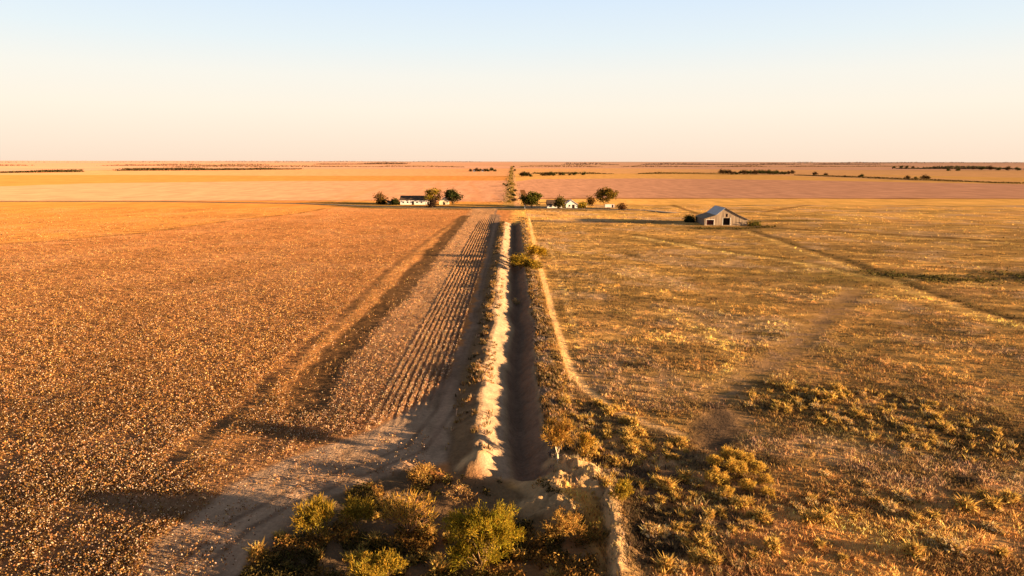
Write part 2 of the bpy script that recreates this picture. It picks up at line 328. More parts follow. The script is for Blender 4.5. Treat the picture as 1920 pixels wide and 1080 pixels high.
def leaf_mat(name='foliage', tr=.35):
    m, t, out = nm(name); L = t.links.new
    at = N(t, 'ShaderNodeAttribute', attribute_name='Col')
    d = N(t, 'ShaderNodeBsdfDiffuse'); L(at.outputs['Color'], d.inputs['Color'])
    tl = N(t, 'ShaderNodeBsdfTranslucent'); L(at.outputs['Color'], tl.inputs['Color'])
    mx = N(t, 'ShaderNodeMixShader'); mx.inputs[0].default_value = tr; L(d.outputs[0], mx.inputs[1]); L(tl.outputs[0], mx.inputs[2]); L(mx.outputs[0], out.inputs[0]); return m
def plain(name, c1, c2, scale=1.5, stretch=(1,1,1), rough=.85, metal=0):
    m, t, out = nm(name); L = t.links.new
    tc = N(t, 'ShaderNodeTexCoord'); mp = N(t, 'ShaderNodeMapping'); mp.inputs['Scale'].default_value = stretch; L(tc.outputs['Object'], mp.inputs['Vector'])
    f = noise(t, mp.outputs[0], scale, 5, .65)
    r = N(t, 'ShaderNodeValToRGB'); r.color_ramp.elements[0].position = .35; r.color_ramp.elements[1].position = .65
    r.color_ramp.elements[0].color = (*c1, 1); r.color_ramp.elements[1].color = (*c2, 1); L(f, r.inputs[0])
    b = N(t, 'ShaderNodeBsdfPrincipled'); L(r.outputs[0], b.inputs['Base Color']); b.inputs['Roughness'].default_value = rough; b.inputs['Metallic'].default_value = metal
    b.inputs['Specular IOR Level'].default_value = .2
    L(b.outputs[0], out.inputs[0]); return m
M_G = ground_mat(); M_L = leaf_mat(); M_S = leaf_mat('dry_stem', .0)
M_WOOD = plain('weathered_wood', (.12,.088,.064), (.44,.335,.24), 1.6, (2.4,2.4,.10))
M_WOODD = plain('shaded_wood', (.12,.09,.07), (.3,.23,.18), 1.3, (2,2,.12))  # darker copy of the barn wood, shade put into its colour
M_METAL = plain('galvanised_roof', (.24,.27,.33), (.46,.50,.57), .5, (.5,2.5,1), .5, .2)
M_RUST = plain('rusty_roof', (.10,.075,.05), (.28,.20,.12), .5, (.4,2.0,1), .7)
M_DARK = plain('dark_interior', (.012,.008,.008), (.03,.015,.012))
M_REDD = plain('dark_red_boards', (.05,.012,.012), (.10,.03,.025), 2, (1,1,.2))
M_WHITE = plain('white_paint', (.62,.60,.56), (.82,.80,.76), .8)
M_CREAM = plain('cream_paint', (.66,.55,.36), (.8,.7,.48), .8)
M_ROOFD = plain('dark_shingles', (.07,.045,.035), (.14,.09,.06), 1.5)
M_ROOFP = plain('pale_metal_roof', (.62,.52,.50), (.8,.70,.66), .8, (1,3,1), .6)
M_GLASS = plain('dark_window', (.03,.035,.045), (.07,.07,.08), 1, (1,1,1), .2)
M_ASPH = plain('worn_asphalt', (.14,.105,.07), (.24,.18,.12), .3)
M_POST = plain('post_wood', (.2,.14,.09), (.4,.3,.2), 3)
# ------------------------------------------------------------------ ground sheet
def grow(start, step, ratio, end):
    r = []; x = start
    while x < end: x += step; r.append(x); step *= ratio
    return r
xr = np.arange(-19, 12.01, .16); gx = grow(12, .16, 1.03, 26000); glx = [-v for v in grow(19, .16, 1.03, 26000)][::-1]
XL = np.array(glx+list(xr)+gx)
YL = [-3000,-1200,-400,-120,-30,0,10,18,24,28]; y = 30.
while y < 30000: YL.append(y); y += max(.2, y*.0065 if y < 1600 else y*.008)
YL = np.array(YL); nx, ny = len(XL), len(YL)
GX, GY = np.meshgrid(XL, YL); GX = GX.ravel(); GY = GY.ravel()
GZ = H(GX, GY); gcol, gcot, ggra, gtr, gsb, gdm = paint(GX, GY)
i = np.arange(nx-1)[None, :]+np.arange(ny-1)[:, None]*nx
F = np.stack([i, i+1, i+nx+1, i+nx], -1).reshape(-1, 4)
V = np.stack([GX, GY, GZ], -1)
full = mesh_np('ground', V, F, M_G, gcol, True)
nrm = np.zeros(len(V)*3, np.float32); full.vertex_normals.foreach_get('vector', nrm); nrm = nrm.reshape(-1, 3)
fd = gdm[F].min(1) > .5; ft = (gtr[F].mean(1) > .5) & ~fd
def sub(name, mask):
    f = F[mask]; u, inv = np.unique(f, return_inverse=True)
    me = mesh_np(name, V[u], inv.reshape(-1, 4), M_G, gcol[u], True)
    me.normals_split_custom_set_from_vertices(nrm[u].tolist()); return tag(link(name, me), kind='structure')
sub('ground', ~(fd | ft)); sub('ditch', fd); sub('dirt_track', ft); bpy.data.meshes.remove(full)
def hz(x, y): return float(H(np.array([x]), np.array([y]))[0])
# paved cross road
def strip(name, L, w, mat, dz, step=6):
    pts = []
    for (x0, y0), (x1, y1) in zip(L[:-1], L[1:]):
        k = max(1, int(math.hypot(x1-x0, y1-y0)/step))
        for q in range(k): pts.append((x0+(x1-x0)*q/k, y0+(y1-y0)*q/k))
    pts.append(tuple(L[-1])); A = np.array(pts); T = np.gradient(A, axis=0); T /= np.linalg.norm(T, axis=1)[:, None]; Nn = np.stack([-T[:, 1], T[:, 0]], 1)
    a = A+Nn*w/2; b = A-Nn*w/2; zz = lambda q: H(q[:, 0].copy(), q[:, 1].copy())
    Z = np.maximum(np.maximum(zz(a), zz(b)), zz(A))+dz
    V = np.vstack([np.c_[b, Z], np.c_[a, Z], np.c_[b-Nn*0, Z-.4], np.c_[a, Z-.4]]); n = len(A)
    i = np.arange(n-1); F = np.vstack([np.stack([i, i+1, i+n+1, i+n], -1), np.stack([i+2*n, i+2*n+1, i+1, i], -1), np.stack([i+n, i+n+1, i+3*n+1, i+3*n], -1)])
    me = mesh_np(name, V, F, mat); return link(name, me)
tag(strip('paved_road', ROAD, 8.0, M_ASPH, .06), kind='structure')
# ------------------------------------------------------------------ leaf scatter
def quads(C, size, col, up=0., aspect=1.0, flat=None):
    """one randomly turned leaf quad per centre"""
    n = len(C); a = rng.normal(size=(n, 3)); a[:, 2] += up*np.sign(rng.random(n)+.0001); a /= np.linalg.norm(a, axis=1)[:, None]
    b = rng.normal(size=(n, 3)); b -= a*(a*b).sum(1)[:, None]; b /= np.linalg.norm(b, axis=1)[:, None]
    s = np.asarray(size).reshape(-1, 1)*.5; a = a*s*aspect; b = b*s
    V = np.stack([C-a-b*.4, C+b-a*.1, C+a+b*.3, C-b+a*.15], 1).reshape(-1, 3)
    F = np.arange(4*n).reshape(n, 4); return V, F, np.repeat(col, 4, 0)
def blades(B, h, w, lean, col):
    """one narrow upright triangle-ish blade per base point"""
    n = len(B); th = rng.random(n)*2*math.pi; d = np.stack([np.cos(th), np.sin(th), 0*th], 1); s = np.stack([-d[:, 1], d[:, 0], 0*th], 1)
    h = np.asarray(h).reshape(-1, 1); w = np.asarray(w).reshape(-1, 1); lean = (np.asarray(lean).reshape(-1, 1))
    tip = B+d*lean*h+np.array([0, 0, 1])*h; mid = B+d*lean*h*.35+np.array([0, 0, 1])*h*.6
    V = np.stack([B-s*w*.4, B+s*w*.4, mid+s*w*.5, tip, mid-s*w*.5], 1)
    V = V[:, [0, 1, 2, 3, 4]].reshape(-1, 3)
    i = np.arange(n)[:, None]*5; F = np.vstack([i+[0, 1, 2, 4], i+[4, 2, 3, 3]]); F = np.vstack([i+[0, 1, 2, 4]])
    T = i+[4, 2, 3]
    V2 = V; return V2, F, T, np.repeat(col, 5, 0)
def tri2quad(T): return np.c_[T, T[:, 2]]
def merge(parts):
    Vs, Fs, Cs = [], [], []; o = 0
    for V_, F_, C_ in parts: Vs.append(V_); Fs.append(F_+o); Cs.append(C_); o += len(V_)
    return np.vstack(Vs), np.vstack(Fs), np.vstack(Cs)
def polar(n, depmin, depmax, half=47, power=1.0):     # points thinning with distance from the drone
    d = np.radians(depmin+(depmax-depmin)*rng.random(n)**power); th = np.radians((rng.random(n)*2-1)*half)
    Y = CH/np.tan(d); return Y*np.tan(th), Y
def var(col, n, a=.25):
    return np.clip(col*(1+a*rng.normal(size=(n, 1)))*(1+.07*rng.normal(size=(n, 3))), .004, .9)
# cotton crop -------------------------------------------------------
X, Y = polar(380000, 3.9, 40, 47); k = X < -7; X, Y = X[k], Y[k]
row = (X > -14.6) & (Y > 62); near = ~row
X = np.where(row, np.round((X-.2)/.8)*.8+.2+rng.normal(size=len(X))*.06, np.round(X/1.02)*1.02+rng.normal(size=len(X))*.24)
c, cot, gra, tr, sb, dm = paint(X, Y); k = rng.random(len(X)) < cot*np.where(row, .85, .62); X, Y, c, row = X[k], Y[k], c[k], row[k]
Z = H(X, Y); D = np.hypot(Y, X); sc = 1+np.clip((D-45)/260, 0, .9); Hh = (.22+.26*rng.random(len(X)))*np.where(row, .8, 1); rw = np.where(row, .4, 1.)
tone = .5+.9*fbm(X, Y, 7, 101, 3)[:, None]
pink = np.clip(ss(-26, -18, X), 0, 1)[:, None]
cb = (np.array([.38,.205,.075])*(1-pink)+np.array([.42,.235,.11])*pink)*tone*(.62+.38*ss(45,110,D))[:, None]
parts = []
for q in range(4):
    n = len(X); C = np.stack([X+rng.normal(size=n)*.13*sc*rw, Y+rng.normal(size=n)*.16*sc, Z+Hh*(.25+.25*q)*(1+.15*rng.normal(size=n))], -1)
    parts.append(quads(C, .122*sc*rw**.3*(.6+.7*rng.random(n)), np.clip(cb*np.exp(rng.normal(size=(n, 1))*.42)*(1+.08*rng.normal(size=(n, 3))), .01, .8)))
m = rng.random(len(X)) < .55+.35*((D < 75) | row)[:]*1; n = m.sum()
C = np.stack([X[m]+rng.normal(size=n)*.15, Y[m]+rng.normal(size=n)*.15, Z[m]+Hh[m]*(.8+.35*rng.random(n))], -1)
parts.append(quads(C, .085*sc[m]*(.8+.6*rng.random(n)), var(np.tile(np.array([.62,.46,.33]), (n, 1))*(1-.42*ss(90,200,D[m]))[:, None], n, .25)))
V_, F_, C_ = merge(parts)
tag(link('cotton_crop', mesh_np('cotton_crop', V_, F_, M_L, C_)), 'dry brown cotton crop with white bolls covering the field left of the ditch', 'crop', kind='stuff')
# pasture grass ------------------------------------------------------
def grassfield(name, X, Y, c, base, label, cat, hmul=1., nb=5, wmul=1.):
    Z = H(X, Y); D = np.hypot(X, Y); sc = 1+np.clip((D-45)/170, 0, 1.6); n = len(X)
    Hh = (.14+.30*rng.random(n)**2)*(1+.25*(sc-1))*hmul; Vs, Fs, Cs = [], [], []; o = 0
    for q in range(nb):
        B = np.stack([X+rng.normal(size=n)*.10*sc, Y+rng.normal(size=n)*.10*sc, Z-.02], -1)
        V, F, T, C = blades(B, Hh*(.6+.6*rng.random(n)), .055*sc*(.7+.6*rng.random(n))*wmul, .2+.7*rng.random(n), var(base, n, .35))
        Vs.append(V); Cs.append(C); Fs.append(np.vstack([F, tri2quad(T)])+o); o += len(V)
    V = np.vstack(Vs); F = np.vstack(Fs); C = np.vstack(Cs)
    me = mesh_mixed(name, V, F, M_L, C); return tag(link(name, me), label, cat, kind='stuff')
def mesh_mixed(name, V, F, mat, col):
    tri = F[:, 2] == F[:, 3]; Q = F[~tri]; T = F[tri][:, :3]
    me = bpy.data.meshes.new(name); me.vertices.add(len(V)); me.vertices.foreach_set('co', V.astype(np.float32).ravel())
    vi = np.concatenate([Q.ravel(), T.ravel()]).astype(np.int32); me.loops.add(len(vi)); me.loops.foreach_set('vertex_index', vi)
    ls = np.concatenate([np.arange(len(Q))*4, len(Q)*4+np.arange(len(T))*3]).astype(np.int32)
    me.polygons.add(len(ls)); me.polygons.foreach_set('loop_start', ls); me.update(calc_edges=True)
    a = me.color_attributes.new('Col', 'FLOAT_COLOR', 'POINT'); cc = np.ones((len(V), 4), np.float32); cc[:, :3] = col; a.data.foreach_set('color', cc.ravel())
    me.materials.append(mat); return me
X, Y = polar(210000, 3.7, 42, 47); k = X > 3; X, Y = X[k], Y[k]
c, cot, gra, tr, sb, dm = paint(X, Y); k = (rng.random(len(X)) < gra*.85) & (sb < .4); X, Y, c = X[k], Y[k], c[k]
lum = c.mean(1, keepdims=True); gcolr = np.array([.55,.305,.085])*np.clip(c/np.array([.60,.32,.09]), .08, 1.5)**1.6; gr = fbm(X, Y, 9, 55, 3)[:, None]  # blades follow the ground colour, painted shadow streaks included
gcolr = gcolr*(1+(gr-.5)*.8); gcolr *= 1.08*(1-.16*ss(80,180,np.hypot(X,Y)))[:, None]; gcolr[:, 0] *= 1-.12*ss(.55,.75,gr[:, 0])
grassfield('pasture_grass', X, Y, c, gcolr, 'golden dry grass tufts covering the pasture right of the ditch', 'grass')
# weeds along the ditch banks ---------------------------------------
n = 11000; Y = CH/np.tan(np.radians(4.6+(24.6-4.6)*rng.random(n))); side = rng.random(n) < .30
X = np.where(side, -3.45-np.abs(rng.normal(size=n))*.8+(rng.random(n)<.13)*1.6, 3.6+np.abs(rng.normal(size=n))*1.7)+DX(Y)
keep = (fbm(X, Y, 2.2, 110, 2) > np.where(side, .52, .45)) & (dline(X, Y, PATH) > .8) & (X < np.interp(Y, PATH[::-1][:, 1], PATH[::-1][:, 0])-.5); X, Y = X[keep], Y[keep]; n = len(X)
base = np.where(rng.random((n, 1)) < .25, np.array([.42,.28,.17]), np.where(fbm(X, Y, 1.8, 112, 2)[:, None] > .5, np.array([.34,.20,.07]), np.array([.14,.095,.04])))  # darkest share of weeds carries the bank's shade in its leaf colour
grassfield('bank_weeds', X, Y, None, base, 'straw coloured weeds and clods along both lips of the ditch', 'weeds', 1.25, 6, 1.3)
nz = 5200; X = rng.uniform(0, 48, nz); Y = rng.uniform(32, 80, nz); m = (inside(X, Y, WEEDZ)*.5*(fbm(X, Y, 2.2, 141, 2) > .42)*1.3+inside(X, Y, MEADZ)*.5) > rng.random(nz); X, Y = X[m], Y[m]
c, cot, gra, tr, sb, dm = paint(X, Y); m = (dline(X, Y, PATH) > .7) & (gra > .1) & ((dline(X-1.0, Y, RIDGES[2][0]) > 1.3)); X, Y = X[m], Y[m]
grassfield('tuft_cover', X, Y, None, np.where(rng.random((len(X), 1)) < .3, np.array([.34,.26,.13]), np.array([.52,.34,.10])), 'mass of small pale golden tufts between the larger tussocks', 'tufts', 1.5, 12, 1.2)
def scrubline(name, L, n, wid, size, col, label):
    seg = np.linalg.norm(np.diff(L, axis=0), axis=1); t = rng.random(n)*seg.sum(); cs = np.r_[0, np.cumsum(seg)]
    X = np.interp(t, cs, L[:, 0])+rng.normal(size=n)*wid; Y = np.interp(t, cs, L[:, 1])+rng.normal(size=n)*wid; k = fbm(X, Y, 5, 140, 2) > .46; X, Y = X[k], Y[k]; n = len(X)
    v, f, c = quads(np.stack([X, Y, H(X, Y)+size*1.6*rng.random(n)**1.5], -1), size*(.5+.9*rng.random(n)), var(np.tile(col, (n, 1)), n, .45), .2, 1.6)
    tag(link(name, mesh_np(name, v, f, M_L, c)), label, 'scrub', kind='stuff')
scrubline('gully_scrub', GUL, 3600, 3.4, .26, (.11,.09,.03), 'dark low scrub along the winding gully at the right edge of the pasture')
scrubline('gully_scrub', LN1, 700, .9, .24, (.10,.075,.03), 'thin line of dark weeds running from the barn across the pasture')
scrubline('verge_brush', P([(956,382),(958,360),(957,342),(959,325),(960,312)]), 9000, 3.0, .7, (.20,.14,.05), 'low straw and olive brush along the left side of the far road')
scrubline('barn_weeds', P([(1300,428),(1360,430),(1420,427),(1450,424)]), 1100, 1.8, .3, (.085,.065,.02), 'dark weeds growing along the front of the barn')
# dark foreground scrub ----------------------------------------------
n = 60000; X = rng.uniform(-22, 8, n); Y = rng.uniform(33, 53, n); m = inside(X, Y, SCRUB) & (fbm(X, Y, 2.4, 120, 3) > .47); X, Y = X[m], Y[m]
c, cot, gra, tr, sb, dm = paint(X, Y); m = tr < .3; X, Y = X[m], Y[m]; n = len(X)
f = fbm(X, Y, 1.7, 121, 2)[:, None]; Z = H(X, Y)
base = np.where(f > .56, np.array([.20,.11,.03]), np.array([.065,.05,.016]))
C = np.stack([X, Y, Z+.05+.55*rng.random(n)**1.5*(.5+f[:, 0])], -1)
V_, F_, C_ = merge([quads(C, .09+.10*rng.random(n), var(base, n, .4)), quads(C+rng.normal(size=C.shape)*.1, .03+.05*rng.random(n), var(base*1.5, n, .4), 0, 4.)])
tag(link('ground_scrub', mesh_np('ground_scrub', V_, F_, M_L, C_)), 'dark tangled weeds and dead stalks between the near shrubs', 'scrub', kind='stuff')
# ------------------------------------------------------------------ shrubs and trees
def tube(p, q, r0, r1, k=5):
    p = np.array(p, float); q = np.array(q, float); d = q-p; d /= np.linalg.norm(d)+1e-9
    a = np.cross(d, [0.3, .5, .8]); a /= np.linalg.norm(a); b = np.cross(d, a); th = np.arange(k)/k*2*math.pi
    ring = np.cos(th)[:, None]*a+np.sin(th)[:, None]*b; V = np.vstack([p+ring*r0, q+ring*r1]); i = np.arange(k); j = (i+1) % k
    return V, np.stack([i, j, j+k, i+k], -1)
def skeleton(stems, h, spread, levels, r0, seed, upright=.5, trunk=0., wob=.18):
    R = random.Random(seed); segs = []; tips = []
    def go(p, d, ln, r, lv):
        for s in range(2):
            d2 = d+np.array([R.gauss(0, wob), R.gauss(0, wob), R.gauss(0, wob*.7)]); d2 /= np.linalg.norm(d2)
            q = p+d2*ln/2; segs.append((p, q, r, r*.75)); p = q; d = d2; r *= .75
        if lv == 0: tips.append((p, d)); return
        for b in range(R.choice((2, 3))):
            e = d+np.array([R.gauss(0, .5), R.gauss(0, .5), R.gauss(.15, .3)]); e /= np.linalg.norm(e); go(p, e, ln*R.uniform(.6,.85), r*.7, lv-1)
        tips.append((p, d))
    p0 = np.zeros(3)
    if trunk:
        q = np.array([R.gauss(0, .06)*trunk, R.gauss(0, .06)*trunk, trunk]); segs.append((p0, q, r0, r0*.8)); p0 = q
    L = h/(1+.72*levels)*.95
    for s in range(stems):
        a = 2*math.pi*(s+R.random())/stems; t = spread*math.sqrt(R.uniform(.03, 1))
        go(p0, np.array([math.cos(a)*math.sin(t), math.sin(a)*math.sin(t), math.cos(t)]), L*R.uniform(.8, 1.1), r0*R.uniform(.5,.9)*(1 if not trunk else .7), levels)
    return segs, tips
def plant_meshes(name, stems, h, w, levels, r0, seed, leaves, lsize, leafcol, leafcol2, stemcol, trunk=0., spread=.8, clump=.25, stemname='stems', leafname='foliage', k=5, aspect=2.6):
    segs, tips = skeleton(stems, h-trunk, spread, levels, r0, seed, trunk=trunk)
    T = np.array([t[0] for t in tips])
    sx = w/2/max(.01, np.percentile(np.hypot(T[:, 0], T[:, 1]), 92)); sz = h*.93/max(.01, np.percentile(T[:, 2], 96)); A = np.array([sx, sx, sz])
    parts = []
    for p, q, a, b in segs:
        v, f = tube(p*A, q*A, a, b, k); parts.append((v, f, np.tile(stemcol, (len(v), 1))*(.8+.4*random.random())))
    Vb, Fb, Cb = merge(parts); ms = mesh_np(stemname, Vb, Fb, M_S, Cb)
    pick = rng.integers(0, len(T), leaves); C = T[pick]*A+rng.normal(size=(leaves, 3))*clump*np.array([1, 1, .8]); C[:, 2] = np.maximum(C[:, 2], .05)
    Dr = np.array([t[1] for t in tips]); nsp = int(leaves*.55); pk = rng.integers(0, len(T), nsp)
    tone = rng.random(len(T))[pick][:, None]; hgt = np.clip(C[:, 2:3]/h, 0, 1)
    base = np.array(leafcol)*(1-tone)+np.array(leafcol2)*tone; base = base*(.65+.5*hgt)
    if lsize > .15:
        v, f, cc = quads(C, lsize*(.6+.8*rng.random(leaves)), var(base, leaves, .28), .3, 1.5)
        return ms, mesh_np(leafname, v, f, M_L, cc)
    kp = rng.random(leaves) < .5; v, f, cc = quads(C[kp], lsize*.72*(.6+.8*rng.random(kp.sum())), var(base[kp], kp.sum(), .3), .3, aspect)
    B0 = T[pk]*A+rng.normal(size=(nsp, 3))*clump*.45; dd = Dr[pk]*A/np.mean(A)+rng.normal(size=(nsp, 3))*.42+np.array([0, 0, .25]); dd /= np.linalg.norm(dd, axis=1)[:, None]
    sv = np.cross(dd, rng.normal(size=(nsp, 3))); sv /= np.linalg.norm(sv, axis=1)[:, None]; ln = (.16+.22*rng.random(nsp))[:, None]*min(1.5, h/2+.3)
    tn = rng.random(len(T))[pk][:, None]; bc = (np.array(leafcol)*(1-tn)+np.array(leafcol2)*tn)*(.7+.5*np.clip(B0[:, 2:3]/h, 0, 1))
    V2 = np.stack([B0-sv*.012, B0+sv*.012, B0+dd*ln*.6+sv*.026, B0+dd*ln], 1).reshape(-1, 3); V2[:, 2] = np.maximum(V2[:, 2], .02)
    F2 = np.arange(4*nsp).reshape(nsp, 4); v, f, cc = merge([(v, f, cc), (V2, F2, np.repeat(var(bc, nsp, .3), 4, 0))])
    return ms, mesh_np(leafname, v, f, M_L, cc)
GRN = (.18,.145,.026); YEL = (.34,.21,.022); GLD = (.45,.255,.065); OLV = (.045,.052,.014); PALE = (.30,.20,.11); DRK = (.03,.035,.012)
def plant(name, px, py, meshes, label, cat, group=None, rz=None, sc=1., stem='stems', dz=0):
    x, y = G(px, py); o = empty(name, (x, y, hz(x, y)-.04+dz), random.uniform(0, 6.28) if rz is None else rz); o.scale = (sc, sc, sc); tag(o, label, cat, group)
    link(meshes[0].name.split('.')[0], meshes[0], o); link(meshes[1].name.split('.')[0], meshes[1], o); return o
def uniq(name, px, py, label, cat, **kw): return plant(name, px, py, plant_meshes(name, **kw), label, cat)
uniq('green_shrub', 596, 1012, 'spiky green shrub with pale bent stems at the left end of the near scrub', 'shrub', stems=9, h=2.9, w=2.5, levels=3, r0=.06, seed=1, leaves=3600, lsize=.11, leafcol=GRN, leafcol2=YEL, stemcol=PALE, clump=.16, spread=.75)
uniq('yellow_shrub', 672, 985, 'small yellowish feathery shrub between the spiky green shrub and the dry twiggy one', 'shrub', stems=8, h=2.3, w=2.1, levels=3, r0=.035, seed=2, leaves=2300, lsize=.09, leafcol=YEL, leafcol2=GRN, stemcol=PALE, clump=.15, spread=.5)
uniq('dry_shrub', 765, 992, 'dry shrub with bare fanned branches and golden leaves on top', 'shrub', stems=13, h=3.0, w=3.4, levels=3, r0=.085, seed=3, leaves=1300, lsize=.10, leafcol=GLD, leafcol2=YEL, stemcol=(.30,.17,.09), clump=.15, spread=.7)
uniq('large_green_shrub', 903, 1052, 'largest shrub, round and yellow green, below the end of the ditch', 'shrub', stems=18, h=3.9, w=4.5, levels=4, r0=.08, seed=4, leaves=12000, lsize=.105, leafcol=(.17,.15,.016), leafcol2=(.34,.22,.022), stemcol=PALE, clump=.17, spread=1.0)
uniq('low_green_shrub', 706, 1092, 'low bright green shrub cut off by the bottom edge of the photo', 'shrub', stems=10, h=1.7, w=3.2, levels=3, r0=.035, seed=5, leaves=4500, lsize=.10, leafcol=GRN, leafcol2=YEL, stemcol=PALE, clump=.18, spread=.9)
uniq('small_tree', 1046, 882, 'small golden tree with a white forked trunk right of the ditch', 'tree', stems=7, h=3.6, w=2.5, levels=3, r0=.10, seed=6, leaves=4200, lsize=.10, leafcol=GLD, leafcol2=(.20,.11,.02), stemcol=(.6,.48,.34), trunk=.7, clump=.16, spread=.6, stemname='trunk', leafname='crown')
uniq('slim_shrub', 1101, 862, 'slim upright golden shrub just right of the white trunked tree', 'shrub', stems=6, h=2.1, w=1.2, levels=3, r0=.03, seed=7, leaves=1700, lsize=.09, leafcol=GLD, leafcol2=YEL, stemcol=PALE, clump=.14, spread=.35)
uniq('lime_shrub', 1166, 955, 'small yellow green shrub at the top end of the lit earth ridge', 'shrub', stems=7, h=1.6, w=1.7, levels=3, r0=.03, seed=8, leaves=1900, lsize=.09, leafcol=YEL, leafcol2=GRN, stemcol=PALE, clump=.13, spread=.7)
uniq('amber_shrub', 1058, 1010, 'amber shrub beside the large green shrub, left of the earth ridge', 'shrub', stems=9, h=1.9, w=2.6, levels=3, r0=.035, seed=9, leaves=2900, lsize=.09, leafcol=GLD, leafcol2=(.32,.20,.06), stemcol=PALE, clump=.16, spread=.8)
uniq('brush_clump', 860, 928, 'low pale bundle of twigs between the twiggy shrub and the ditch end', 'shrub', stems=12, h=.8, w=2.6, levels=2, r0=.03, seed=10, leaves=700, lsize=.09, leafcol=GLD, leafcol2=PALE, stemcol=(.36,.24,.14), clump=.15, spread=1.3)
uniq('ochre_shrub', 792, 903, 'flat ochre shrub on the rim above the dry twiggy shrub', 'shrub', stems=9, h=.85, w=2.2, levels=3, r0=.025, seed=31, leaves=1200, lsize=.09, leafcol=GLD, leafcol2=(.30,.19,.06), stemcol=PALE, clump=.16, spread=1.0)
# bushes grown across the ditch further off
for j, (px, py, h, w, cc, lb) in enumerate([(976, 496, 3.4, 6.5, (.14,.105,.015), 'olive bush growing across the ditch, the leftmost of three'), (1003, 486, 3.6, 5.6, YEL, 'yellow bush on the right lip of the ditch, tallest of three'), (994, 506, 2.1, 5.2, (.07,.06,.015), 'low dark bush in the ditch in front of two yellower ones')]):
    uniq('ditch_bush', px, py, lb, 'bush', stems=10, h=h, w=w, levels=3, r0=.04, seed=40+j, leaves=2600, lsize=.2, leafcol=cc, leafcol2=YEL, stemcol=PALE, clump=.35, spread=1.1)
uniq('tumbleweed', 967, 556, 'pale tangled tumbleweed lying in the shaded ditch bottom', 'tumbleweed', stems=14, h=1.1, w=1.7, levels=2, r0=.03, seed=50, leaves=900, lsize=.12, leafcol=(.55,.36,.15), leafcol2=(.6,.42,.2), stemcol=(.5,.36,.2), clump=.15, spread=1.5)
uniq('tumbleweed', 1108, 1010, 'dark dead brush heap in the hollow left of the earth ridge', 'brush', stems=12, h=.9, w=2.2, levels=2, r0=.03, seed=51, leaves=900, lsize=.11, leafcol=OLV, leafcol2=GLD, stemcol=(.2,.13,.08), clump=.2, spread=1.3)
# golden dome shrubs beside the dark bare patch
dp = [plant_meshes('dome', stems=12, h=1.25, w=1.9, levels=2, r0=.02, seed=60+q, leaves=1900, lsize=.10, leafcol=(.56,.36,.08), leafcol2=(.42,.28,.06), stemcol=PALE, clump=.14, spread=1.1, k=4) for q in range(3)]
for j, (px, py, s) in enumerate([(1338,874,.75),(1366,862,.85),(1398,868,.8),(1420,886,.75),(1342,908,.95),(1380,892,1.05),(1400,920,.7),(1436,908,.6),(1440,932,.6),(1362,930,.6)]):
    plant('dome_shrub', px, py, dp[j % 3], 'golden dome shaped shrub in the dense cluster below the dark bare patch', 'shrub', 'golden shrubs clustered below the bare patch', sc=s)
# tussocks
def tussock(seed, h=.55, w=.55, n=110, cols=((.60,.38,.11), (.46,.32,.09))):
    r = np.random.default_rng(seed); th = r.random(n)*6.283; rr = r.random(n)**.6*w*.35; B = np.stack([np.cos(th)*rr, np.sin(th)*rr, 0*rr], -1)
    base = np.where(r.random((n, 1)) < .5, np.array(cols[0]), np.array(cols[1]))
    V, F, T, C = blades(B, h*(.5+.6*r.random(n)), .05*np.ones(n), .15+.8*r.random(n), var(base, n, .3)); F = np.vstack([F, tri2quad(T)]); k = 170; a = r.random(k)*6.283; e = np.arcsin(r.random(k)); rad = .5+.12*r.normal(size=k); Cn = np.stack([np.cos(a)*np.cos(e)*rad*w, np.sin(a)*np.cos(e)*rad*w, np.sin(e)*rad*h*1.3], -1); v, f, c2 = quads(Cn, .085*(.6+.8*r.random(k)), var(base[r.integers(0, n, k)], k, .3), .4, 1.8); return mesh_mixed('grass_tussock', np.vstack([V, v]), np.vstack([F, f+len(V)]), M_L, np.vstack([C, c2]))
tp = [tussock(s) for s in range(3)]+[tussock(8, .4, .8, 120, ((.55,.40,.22), (.58,.38,.12)))]
zones = [('ditch end', P([(1060,760),(1120,745),(1250,800),(1300,850),(1200,880),(1090,870)]), 48, 'golden grass tussock between the pale path and the small tree', 'tussocks between the pale path and the small tree', (0,1,2)),
         ('meadow', P([(1400,720),(1500,725),(1700,745),(1900,800),(1900,870),(1700,850),(1560,800),(1400,760)]), 70, 'round straw tussock in the rough band crossing the right pasture', 'tussocks in the rough band of the right pasture', (0,1,3)),
         ('front', P([(1120,900),(1300,900),(1450,940),(1480,1060),(1300,1090),(1170,1090),(1140,960)]), 70, 'ragged amber tussock on dark soil below the golden dome shrubs', 'tussocks on the dark soil in front', (0,2,3)),
         ('edge', P([(380,1070),(450,1010),(560,985),(660,950),(1000,1030),(1060,1085)]), 36, 'amber tussock among the dark weeds along the bottom edge', 'tussocks among the dark near weeds', (0,2)),
         ('corner', P([(1450,880),(1900,900),(1910,1075),(1480,1075)]), 44, 'scattered tussock on the bare slope in the bottom right corner', 'tussocks on the bottom right slope', (1,3))]
